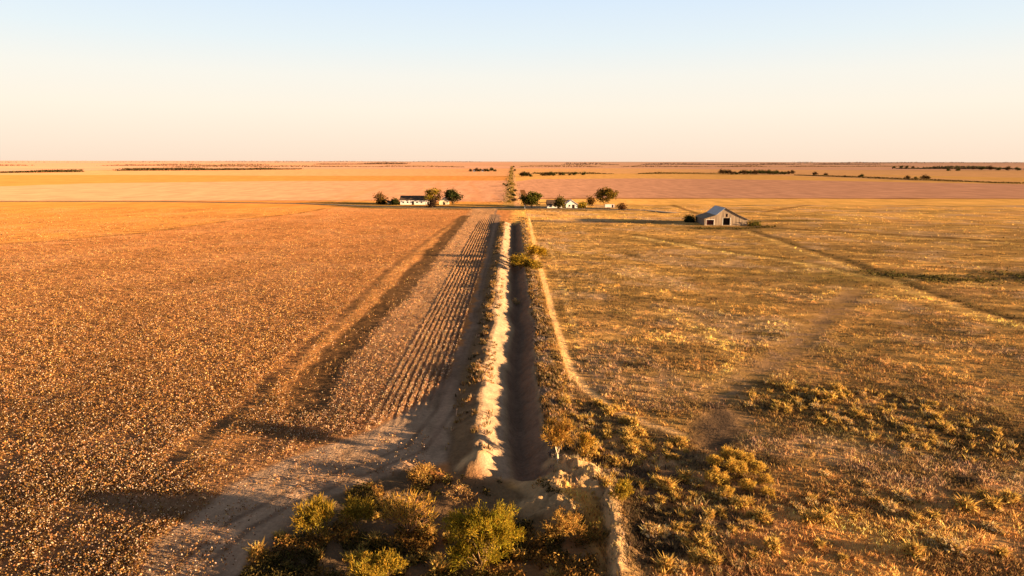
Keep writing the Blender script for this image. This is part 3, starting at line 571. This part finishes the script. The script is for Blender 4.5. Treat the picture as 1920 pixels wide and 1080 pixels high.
for zn, L, cnt, lb, gp, pr in zones:
    k = 0
    while k < cnt:
        x = random.uniform(L[:, 0].min(), L[:, 0].max()); y = random.uniform(L[:, 1].min(), L[:, 1].max())
        if not inside(np.array([x]), np.array([y]), L)[0]: continue
        if zn != 'edge' and (np.hypot(*(np.array([x-1, y])-RIDGES[2][0].mean(0))) < 0 or dline(np.array([x-1.]), np.array([y]), RIDGES[2][0])[0] < 1.4): continue
        o = link('grass_tussock', tp[random.choice(pr)], None, (x, y, hz(x, y)-.03)); s = random.uniform(.55, 1.0)+random.random()**3*.9*(1.15 if zn != 'edge' else 1)
        o.scale = (s*1.2, s*1.2, s); o.rotation_euler = (0, 0, random.uniform(0, 6.28)); tag(o, lb, 'grass tussock', gp); k += 1
# ------------------------------------------------------------------ farmstead and distant trees
def treeproto(seed, h, w, c1, c2, leaves=1500, ls=.5, trunk=.9, spread=1.3, clump=.9):
    return plant_meshes('tree', stems=7, h=h, w=w, levels=2, r0=.22, seed=seed, leaves=leaves, lsize=ls, leafcol=c1, leafcol2=c2, stemcol=(.16,.11,.07), trunk=trunk, spread=spread, clump=clump, stemname='trunk', leafname='crown')
def tree(px, py, wpx, hpx, c1, c2, label, seed, name='farm_tree', cat='tree', **kw):
    D = depth(G(px, py)[1]); m = D/1280
    return plant(name, px, py, treeproto(seed, hpx*m, wpx*m, c1, c2, **kw), label, cat)
tree(712, 383, 26, 21, (.17,.085,.02), (.12,.08,.02), 'sparse orange tree at the left end of the farmstead', 70, leaves=700, ls=.5)
tree(813, 384, 27, 29, YEL, (.12,.10,.015), 'bright yellow green tree behind the small sheds of the left farmstead', 71, leaves=1800)
tree(851, 384, 27, 27, (.030,.040,.014), (.055,.055,.015), 'dark round tree right of the cream gabled shed', 72, leaves=2600)
tree(811, 389, 14, 13, (.035,.022,.016), (.05,.03,.02), 'small dark maroon tree in front of the left farmstead', 73, leaves=900, ls=.4, trunk=.6)
tree(716, 383, 14, 8, DRK, OLV, 'low dark bush under the sparse orange tree', 74, 'farm_bush', 'bush', leaves=600, trunk=.2)
tree(741, 384, 14, 9, DRK, OLV, 'dark hedge bush against the left end of the long white house', 75, 'farm_bush', 'bush', leaves=900, trunk=.2)
tree(997, 391, 34, 29, (.06,.065,.012), (.10,.095,.015), 'dense green tree on the right corner of the crossroads', 76, leaves=3200, clump=.8, trunk=.7)
tree(1050, 392, 13, 19, (.09,.07,.015), (.06,.05,.015), 'olive tree standing between the dark roofed house and the pale roofed one', 77, leaves=1100)
tree(1107, 386, 11, 16, (.15,.08,.02), (.10,.06,.02), 'narrow rusty tree right of the pale roofed house', 78, leaves=700)
tree(1134, 390, 36, 36, (.16,.09,.015), (.10,.085,.015), 'tall leaning amber tree above the white trailer', 79, leaves=2600, spread=.8)
tree(1166, 393, 9, 9, (.12,.05,.02), (.08,.04,.02), 'small reddish bush at the right end of the farmstead', 80, 'farm_bush', 'bush', leaves=400, trunk=.3)
tree(1092, 390, 16, 7, (.22,.20,.03), YEL, 'low lime green bush between pale roofed house and rusty tree', 81, 'farm_bush', 'bush', leaves=700, trunk=.2)
tree(1293, 417, 13, 8, DRK, OLV, 'dark bush against the shaded left side of the barn', 82, 'barn_bush', 'bush', leaves=1400, trunk=.2, ls=.35)
tree(1413, 423, 18, 4, OLV, GRN, 'low green bush at the right corner of the barn', 83, 'barn_bush', 'bush', leaves=1000, trunk=.1, ls=.3)
# roadside hedge trees beyond the crossing
hp = [treeproto(90+q, 6, 6, c1, c2, leaves=700, ls=.55, trunk=.6) for q, (c1, c2) in enumerate([((.16,.12,.02), (.24,.16,.03)), (DRK, OLV), ((.30,.20,.04), (.2,.14,.03)), ((.04,.022,.012), (.05,.035,.015))])]
for j, (px, py, hp_, k) in enumerate([(955,380,4.8,0),(964,378,6.1,3),(958,373,5.4,2),(963,368,5.4,1),(952,366,3.4,0),(959,363,5.4,0),(965,360,4.8,3),(954,358,5.4,1),(961,354,4.1,2),(950,350,4.8,1),(958,348,5.4,0),(945,347,3.4,1),(963,347,3.4,0),(956,342,2.7,2),(960,336,2.4,2),(957,331,3.0,2),(961,327,2.4,2),(957,324,3.0,0),(965,321,3.6,3),(959,317,2.4,2),(963,314,2.4,3)]):
    m = depth(G(px, py)[1])/1280; plant('roadside_tree', px, py, hp[k], 'small tree in the ragged hedge running up the left side of the far road', 'tree', 'hedge trees beside the far road', sc=hp_*m/6).scale[0] *= 1.5
def row(pts, label, gp, ks=(1, 3), name='distant_tree'):
    for px, py, h in pts:
        m = depth(G(px, py)[1])/1280; o = plant(name, px, py, hp[random.choice(ks)], label, 'tree', gp, sc=h*m/6); o.scale = (o.scale[0]*1.25, o.scale[1]*1.25, o.scale[2])
row([(882,322,4.5),(894,322,6),(899,322,5),(909,322,5),(915,322,5),(922,321,6),(928,322,4)], 'dark tree around the far white houses left of the road', 'trees around the far white houses')
row([(979,331,7),(985,331,8),(990,331,7),(995,332,5)], 'dark tree in the tight clump just right of the far road', 'clump of trees right of the far road')
row([(1017,330,5),(1024,330,6),(1031,330,7),(1038,330,5),(1050,329,5),(1056,329,5),(1068,329,4),(1077,329,6),(1094,329,6)], 'dark tree in the broken row behind the right farmstead', 'broken row of trees behind the right farmstead')
row([(x, 327+random.uniform(-.6,.8), random.uniform(5, 8)) for x in range(1352, 1492, 7)], 'tree in the long dark grove beyond the barn', 'long grove beyond the barn')
row([(1528,329,6),(1548,330,5),(1584,332,3),(1614,333,6),(1648,335,3),(1701,336,6),(1718,337,5),(1733,337,8),(1739,337,6)], 'lone dark tree on the field boundary at far right', 'lone trees on the far right boundary')
row([(1676,316,4),(1690,315,4),(1778,321,5),(1796,321,5),(1841,319,6),(1856,319,7),(1872,320,6),(1890,320,7),(1908,320,6),(1700,315,4),(1712,316,4),(1825,318,4)], 'small dark tree near the horizon at the right edge', 'horizon trees at the right edge')
def farline(name, pts, hgt, n, label, col=(.06,.045,.025), thick=25):
    L = P(pts); seg = np.linalg.norm(np.diff(L, axis=0), axis=1); t = rng.random(n)*seg.sum(); cs = np.r_[0, np.cumsum(seg)]
    X = np.interp(t, cs, L[:, 0])+rng.normal(size=n)*thick*.3; Y = np.interp(t, cs, L[:, 1])+rng.normal(size=n)*thick
    dens = fbm(X, Y*0, hgt*22, 130, 3); k = dens > .36; X, Y, dens = X[k], Y[k], dens[k]; n = len(X)
    Z = H(X, Y)+hgt*rng.random(n)*np.clip((dens-.3)*3, .2, 1.1); v, f, c = quads(np.stack([X, Y, Z], -1), hgt*.5*(.6+.8*rng.random(n)), var(np.tile(col, (n, 1)), n, .3))
    tag(link(name, mesh_np(name, v, f, M_L, c)), label, 'tree line', kind='stuff')
farline('tree_line', [(-300,326),(0,324.3),(150,322.5)], 5, 6000, 'dark hedge of trees crossing the left edge below the horizon', (.10,.075,.03), thick=12)
farline('tree_line', [(228,320),(420,319),(560,317.5)], 6, 6000, 'long thin dark tree line in the left distance', (.10,.07,.03), thick=20)
farline('tree_line', [(600,308.6),(760,308)], 12, 2500, 'hazy tree line on the horizon left of the road', (.16,.10,.07), 60)  # leaf colour of the far lines is paler, with haze painted in
farline('tree_line', [(1060,309),(1350,309),(1640,308.4)], 14, 5000, 'hazy brown tree line on the horizon right of the road', (.15,.10,.08), 80)
farline('tree_line', [(1690,316.6),(1840,317),(2200,319)], 10, 4500, 'dark tree line near the horizon at the far right', (.09,.07,.04), 25)
farline('tree_line', [(-400,305.3),(960,304.4),(2300,304.6)], 22, 26000, 'thin hazy blue brown line of woods all along the horizon', (.17,.13,.12), 400)  # blue brown haze is part of the leaf colour
farline('tree_line', [(960,313.2),(1330,313),(1700,312.4)], 7, 4500, 'thin broken hedge line in the right distance below the horizon', (.14,.09,.05), 40)
farline('tree_line', [(300,313.5),(620,313),(940,313.6)], 6, 3500, 'thin broken hedge line in the middle distance left of the far road', (.16,.10,.05), 40)
farline('tree_line', [(1000,326),(1180,326.3),(1350,325.3)], 3.5, 3500, 'low hedge running right from the clump by the far road to the long grove', (.13,.09,.03), 8)
farline('tree_line', [(1492,328.5),(1600,332.5),(1720,337.5),(1920,344.5)], 2.6, 3500, 'low brush on the slanting field boundary at far right', (.13,.09,.03), 6)
farline('tree_line', [(-200,311),(240,310.5),(500,311)], 9, 3500, 'faint reddish tree line on the left horizon', (.2,.11,.07), 60)
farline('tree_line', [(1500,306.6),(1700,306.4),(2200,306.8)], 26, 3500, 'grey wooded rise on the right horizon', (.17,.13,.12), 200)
# ------------------------------------------------------------------ barn
x0, y0 = G(1361, 423); barn = tag(empty('barn', (x0, y0, hz(x0, y0)), math.radians(-2)), 'weathered grey wooden barn with blue grey metal roof and three dark openings', 'barn')
PR = [(-8.85,2.75),(-4.3,4.2),(-.85,7.15),(3.0,5.2),(5.0,4.15),(8.6,2.6)]; PR[2] = (-.6,7.2); DB = 16.
# front wall with openings: columns of boards between x cuts
def roofz(x): return float(np.interp(x, [p[0] for p in PR], [p[1] for p in PR]))
cuts = sorted(set([-8.85,-8.1,-5.0,-4.3,-1.3,-.6,-.25,.55,1.6,3.0,5.0,8.6]))
holes = [(-8.1,-5.0,.25,2.35),(-1.3,1.6,.2,3.1),(-.25,.55,3.55,4.85)]
mb = MB()
for a, b in zip(cuts[:-1], cuts[1:]):
    hs = sorted([(h[2], h[3]) for h in holes if h[0] <= a+1e-6 and h[1] >= b-1e-6]); z = 0
    for (u, v) in hs: mb.box(a, b, 0, .15, z, u); z = v
    za, zb = roofz(a)-.02, roofz(b)-.02
    mb.add([(a,0,z),(b,0,z),(b,0,zb),(a,0,za),(a,.15,z),(b,.15,z),(b,.15,zb),(a,.15,za)], [(0,1,2,3),(5,4,7,6),(0,4,5,1),(1,5,6,2),(2,6,7,3),(3,7,4,0)])
mb.build('front_wall', M_WOOD, barn)
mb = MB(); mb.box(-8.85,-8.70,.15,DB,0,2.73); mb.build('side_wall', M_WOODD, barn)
mb = MB(); mb.box(8.45,8.6,.15,DB,0,2.58); mb.build('side_wall', M_WOOD, barn)
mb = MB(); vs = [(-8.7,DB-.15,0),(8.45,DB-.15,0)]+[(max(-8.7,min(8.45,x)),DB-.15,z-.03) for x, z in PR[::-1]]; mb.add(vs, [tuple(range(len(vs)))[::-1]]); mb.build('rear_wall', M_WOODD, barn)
for (a, b), mat, nme in (((1, 2), M_METAL, 'upper_roof'), ((2, 4), M_RUST, 'upper_roof'), ((0, 1), M_RUST, 'lean_to_roof'), ((4, 5), M_METAL, 'lean_to_roof')):
    mb = MB()
    for q in range(a, b):
        p, r = list(PR[q]), list(PR[q+1])
        if q == 0: p = [p[0]-.5, p[1]-.16]
        if q == 4: r = [r[0]+.5, r[1]-.2]
        mb.slab(p, r, .12, -.35, DB+.2)
    mb.build(nme, mat, barn)
d1 = MB().box(-8.1,-5.0,.6,.7,.0,2.4).build('door_opening', M_REDD, barn); MB().box(-8.3,-8.1,-.06,0,0,2.5).box(-5.0,-4.8,-.06,0,0,2.5).box(-8.1,-5.0,-.06,0,2.36,2.55).build('frame', M_WHITE, d1)
d2 = MB().box(-1.6,1.9,1.6,1.7,.0,3.3).build('door_opening', M_DARK, barn); MB().box(-1.5,-1.3,-.06,0,.1,3.3).box(1.6,1.8,-.06,0,.1,3.3).build('frame', M_WHITE, d2)
MB().box(-.35,.65,.5,.6,3.4,5.).build('loft_opening', M_REDD, barn)
mb = MB(); mb.slab((-.62,7.24),(5.1,4.18),.16,-.45,-.36).slab((5.1,4.18),(9.1,2.48),.16,-.45,-.36); mb.build('barge_board', M_WOODD, barn)
# ------------------------------------------------------------------ farm houses
def gable_house(name, px, py, wpx, hpx, rpx, depth_m, wall, roof, label, cat='house', along=True, windows=(), doors=(), rz=0):
    """along: ridge runs left-right; else the gable faces the drone"""
    x, y = G(px, py); m = depth(y)/1280; W, Hh, R, Dp = wpx*m/2, hpx*m, rpx*m, depth_m
    t = tag(empty(name, (x, y, hz(x, y)), rz), label, cat)
    mb = MB(); mb.box(-W, W, 0, Dp, 0, Hh)
    if along: mb.add([(-W,0,Hh),(-W,Dp,Hh),(-W,Dp/2,Hh+R*.95)], [(0,2,1)]).add([(W,0,Hh),(W,Dp,Hh),(W,Dp/2,Hh+R*.95)], [(0,1,2)])
    else: mb.add([(-W,0,Hh),(W,0,Hh),(0,0,Hh+R*.95)], [(0,1,2)]).add([(-W,Dp,Hh),(W,Dp,Hh),(0,Dp,Hh+R*.95)], [(0,2,1)])
    mb.build('wall', wall, t); mb = MB(); e = .35
    if along:
        for s in (0, 1):
            a = (-e, Hh-.1) if not s else (Dp+e, Hh-.1); b = (Dp/2, Hh+R); vs = [(-W-e, a[0], a[1]), (W+e, a[0], a[1]), (W+e, b[0], b[1]), (-W-e, b[0], b[1])]; vs += [(p, q, r+.15) for p, q, r in vs]
            mb.add(vs, [(3,2,1,0),(4,5,6,7),(0,1,5,4),(1,2,6,5),(2,3,7,6),(3,0,4,7)])
    else: mb.slab((-W-e, Hh-.15), (0, Hh+R), .15, -e, Dp+e).slab((0, Hh+R), (W+e, Hh-.15), .15, -e, Dp+e)
    mb.build('roof', roof, t)
    for u, w_, z0, z1 in windows: MB().box(u*W-w_/2, u*W+w_/2, -.05, -.005, z0, z1).build('window', M_GLASS, t)
    for u, w_, z1 in doors: MB().box(u*W-w_/2, u*W+w_/2, -.06, -.004, .02, z1).build('door', M_DARK, t)
    return t
gable_house('farmhouse', 774, 384, 47, 8.6, 7.4, 8, M_WHITE, M_ROOFD, 'long low white house with a dark brown roof', windows=[(-.75,1,1.0,2.0),(-.4,1,1.0,2.0),(.35,1,1.,2.),(.7,1,1.,2.)], doors=[(0.02,1.3,2.2)])
gable_house('shed', 731, 383, 9, 4, 2, 4, M_CREAM, M_ROOFD, 'tiny cream shed left of the long white house', 'shed')
gable_house('shed', 803, 384, 9, 6, 3, 4, M_WHITE, M_ROOFP, 'small white outbuilding right of the long white house', 'shed', doors=[(0,1,1.6)])
gable_house('shed', 832, 384, 17, 6, 7, 6, M_CREAM, M_ROOFP, 'cream shed with its gable facing the road, left of the dark round tree', 'shed', False, doors=[(.1,1.2,1.5)])
gable_house('farmhouse', 1040, 391, 28, 6, 8.5, 8, M_WHITE, M_ROOFD, 'house with black roof right of the green crossroads tree', windows=[(-.5,1.4,1,2),(.1,1.4,1,2)], doors=[(.5,1.2,2.)])
gable_house('farmhouse', 1072, 390.5, 21, 7, 7.5, 8, M_WHITE, M_ROOFP, 'small white house with pale pink roof and facing gable', along=False, doors=[(.3,1.4,1.9)], windows=[(-.4,1,1,1.8)])
gable_house('shed', 1057, 381, 20, 3.5, 2.5, 6, M_WOODD, M_ROOFD, 'long low dark shed behind the two right farm houses', 'shed')
gable_house('shed', 1096, 388, 11, 4, 2, 5, M_CREAM, M_ROOFD, 'low cream shed right of the pale roofed house', 'shed', doors=[(0,1,1)])
for px, lb in ((889, 'left of the two far white houses among dark trees'), (905, 'right of the two far white houses among dark trees')):
    gable_house('distant_house', px, 322, 4.5, 2.4, 2, 8, M_WHITE, M_ROOFP, lb, 'house')
# white trailer
x, y = G(1144, 391.5); t = tag(empty('trailer', (x, y, hz(x, y)), 0), 'white box trailer parked under the tall leaning tree', 'trailer')
MB().box(-2.9,2.3,0,2.2,.65,2.4).build('body', M_ROOFP, t); MB().box(-2.9,2.3,.1,2.1,.5,.64).build('chassis', M_DARK, t); MB().box(2.3,3.6,1.0,1.2,.5,.62).build('tow_bar', M_DARK, t); MB().box(.9,1.8,-.04,-.005,.7,2.2).build('door', M_DARK, t)
for wx in (-1.2, -.3):
    th = np.arange(14)/14*2*math.pi; vs = [(wx+.38*math.cos(a), yy, .38+.38*math.sin(a)) for yy in (-.05,.2) for a in th]
    MB().add(vs, [tuple(range(14)), tuple(range(27,13,-1))]+[(i,i+14,(i+1)%14+14,(i+1)%14) for i in range(14)]).build('wheel', M_DARK, t)
# pale road post at the crossing + fence posts on the pasture boundary
x, y = G(984, 391); o = MB().box(-.25,.25,-.12,.12,0,2.2).build('marker_post', M_WHITE); o.location = (x, y, hz(x, y)); tag(o, 'short white marker post at the foot of the crossroads tree', 'post')
# ------------------------------------------------------------------ camera, sun, sky
cam = bpy.data.cameras.new('camera'); co = bpy.data.objects.new('camera', cam); COL.objects.link(co); S.camera = co
cam.sensor_width = 36; cam.lens = 24; cam.clip_start = .5; cam.clip_end = 60000
co.location = (0, 0, CH); co.rotation_mode = 'XYZ'
from mathutils import Matrix
Mx = Matrix(((Rt[0], Up[0], -Fw[0]), (Rt[1], Up[1], -Fw[1]), (Rt[2], Up[2], -Fw[2]))); co.rotation_euler = Mx.to_euler()
EL = math.radians(6.8); AZ = math.radians(17)           # sun low on the right, a little behind the drone
sd = np.array([math.cos(AZ)*math.cos(EL), -math.sin(AZ)*math.cos(EL), math.sin(EL)])
sun = bpy.data.lights.new('sun', 'SUN'); sun.energy = 22; sun.angle = math.radians(.6); sun.color = (1, .64, .32)
so = bpy.data.objects.new('sun', sun); COL.objects.link(so)
from mathutils import Vector
so.rotation_euler = Vector(sd).to_track_quat('Z', 'Y').to_euler()
W = bpy.data.worlds.new('World'); S.world = W; W.use_nodes = True; t = W.node_tree; t.nodes.clear(); L = t.links.new
out = N(t, 'ShaderNodeOutputWorld'); bg = N(t, 'ShaderNodeBackground'); L(bg.outputs[0], out.inputs[0])
sky = N(t, 'ShaderNodeTexSky', sky_type='NISHITA'); sky.sun_disc = False; sky.sun_elevation = EL; sky.sun_rotation = math.radians(90+17); sky.dust_density = 2
tc = N(t, 'ShaderNodeTexCoord'); sp = N(t, 'ShaderNodeSeparateXYZ'); L(tc.outputs['Generated'], sp.inputs[0])
rp = N(t, 'ShaderNodeValToRGB'); L(sp.outputs[2], rp.inputs[0]); e = rp.color_ramp.elements
stops = [(0,(.98,.755,.58)),(.02,(.985,.80,.635)),(.07,(.985,.885,.745)),(.115,(.93,.90,.82)),(.16,(.80,.88,.91)),(.215,(.69,.82,.96)),(.35,(.20,.22,.28)),(1,(.09,.10,.13))]
e[0].position = 0; e[0].color = (*stops[0][1], 1); e[1].position = 1; e[1].color = (*stops[-1][1], 1)
for p, c in stops[1:-1]: n = e.new(p); n.color = (*c, 1)
ad = N(t, 'ShaderNodeMix'); ad.data_type = 'RGBA'; ad.blend_type = 'ADD'; ad.inputs[0].default_value = .012
L(rp.outputs[0], ad.inputs[6]); L(sky.outputs[0], ad.inputs[7]); L(ad.outputs[2], bg.inputs[0]); bg.inputs[1].default_value = 1
S.view_settings.view_transform = 'Standard'; S.view_settings.look = 'None'; S.view_settings.exposure = 0; S.view_settings.gamma = 1
S.render.engine = 'CYCLES'; S.cycles.max_bounces = 3; S.cycles.diffuse_bounces = 2
print('tris', sum(len(m.polygons) for m in bpy.data.meshes))
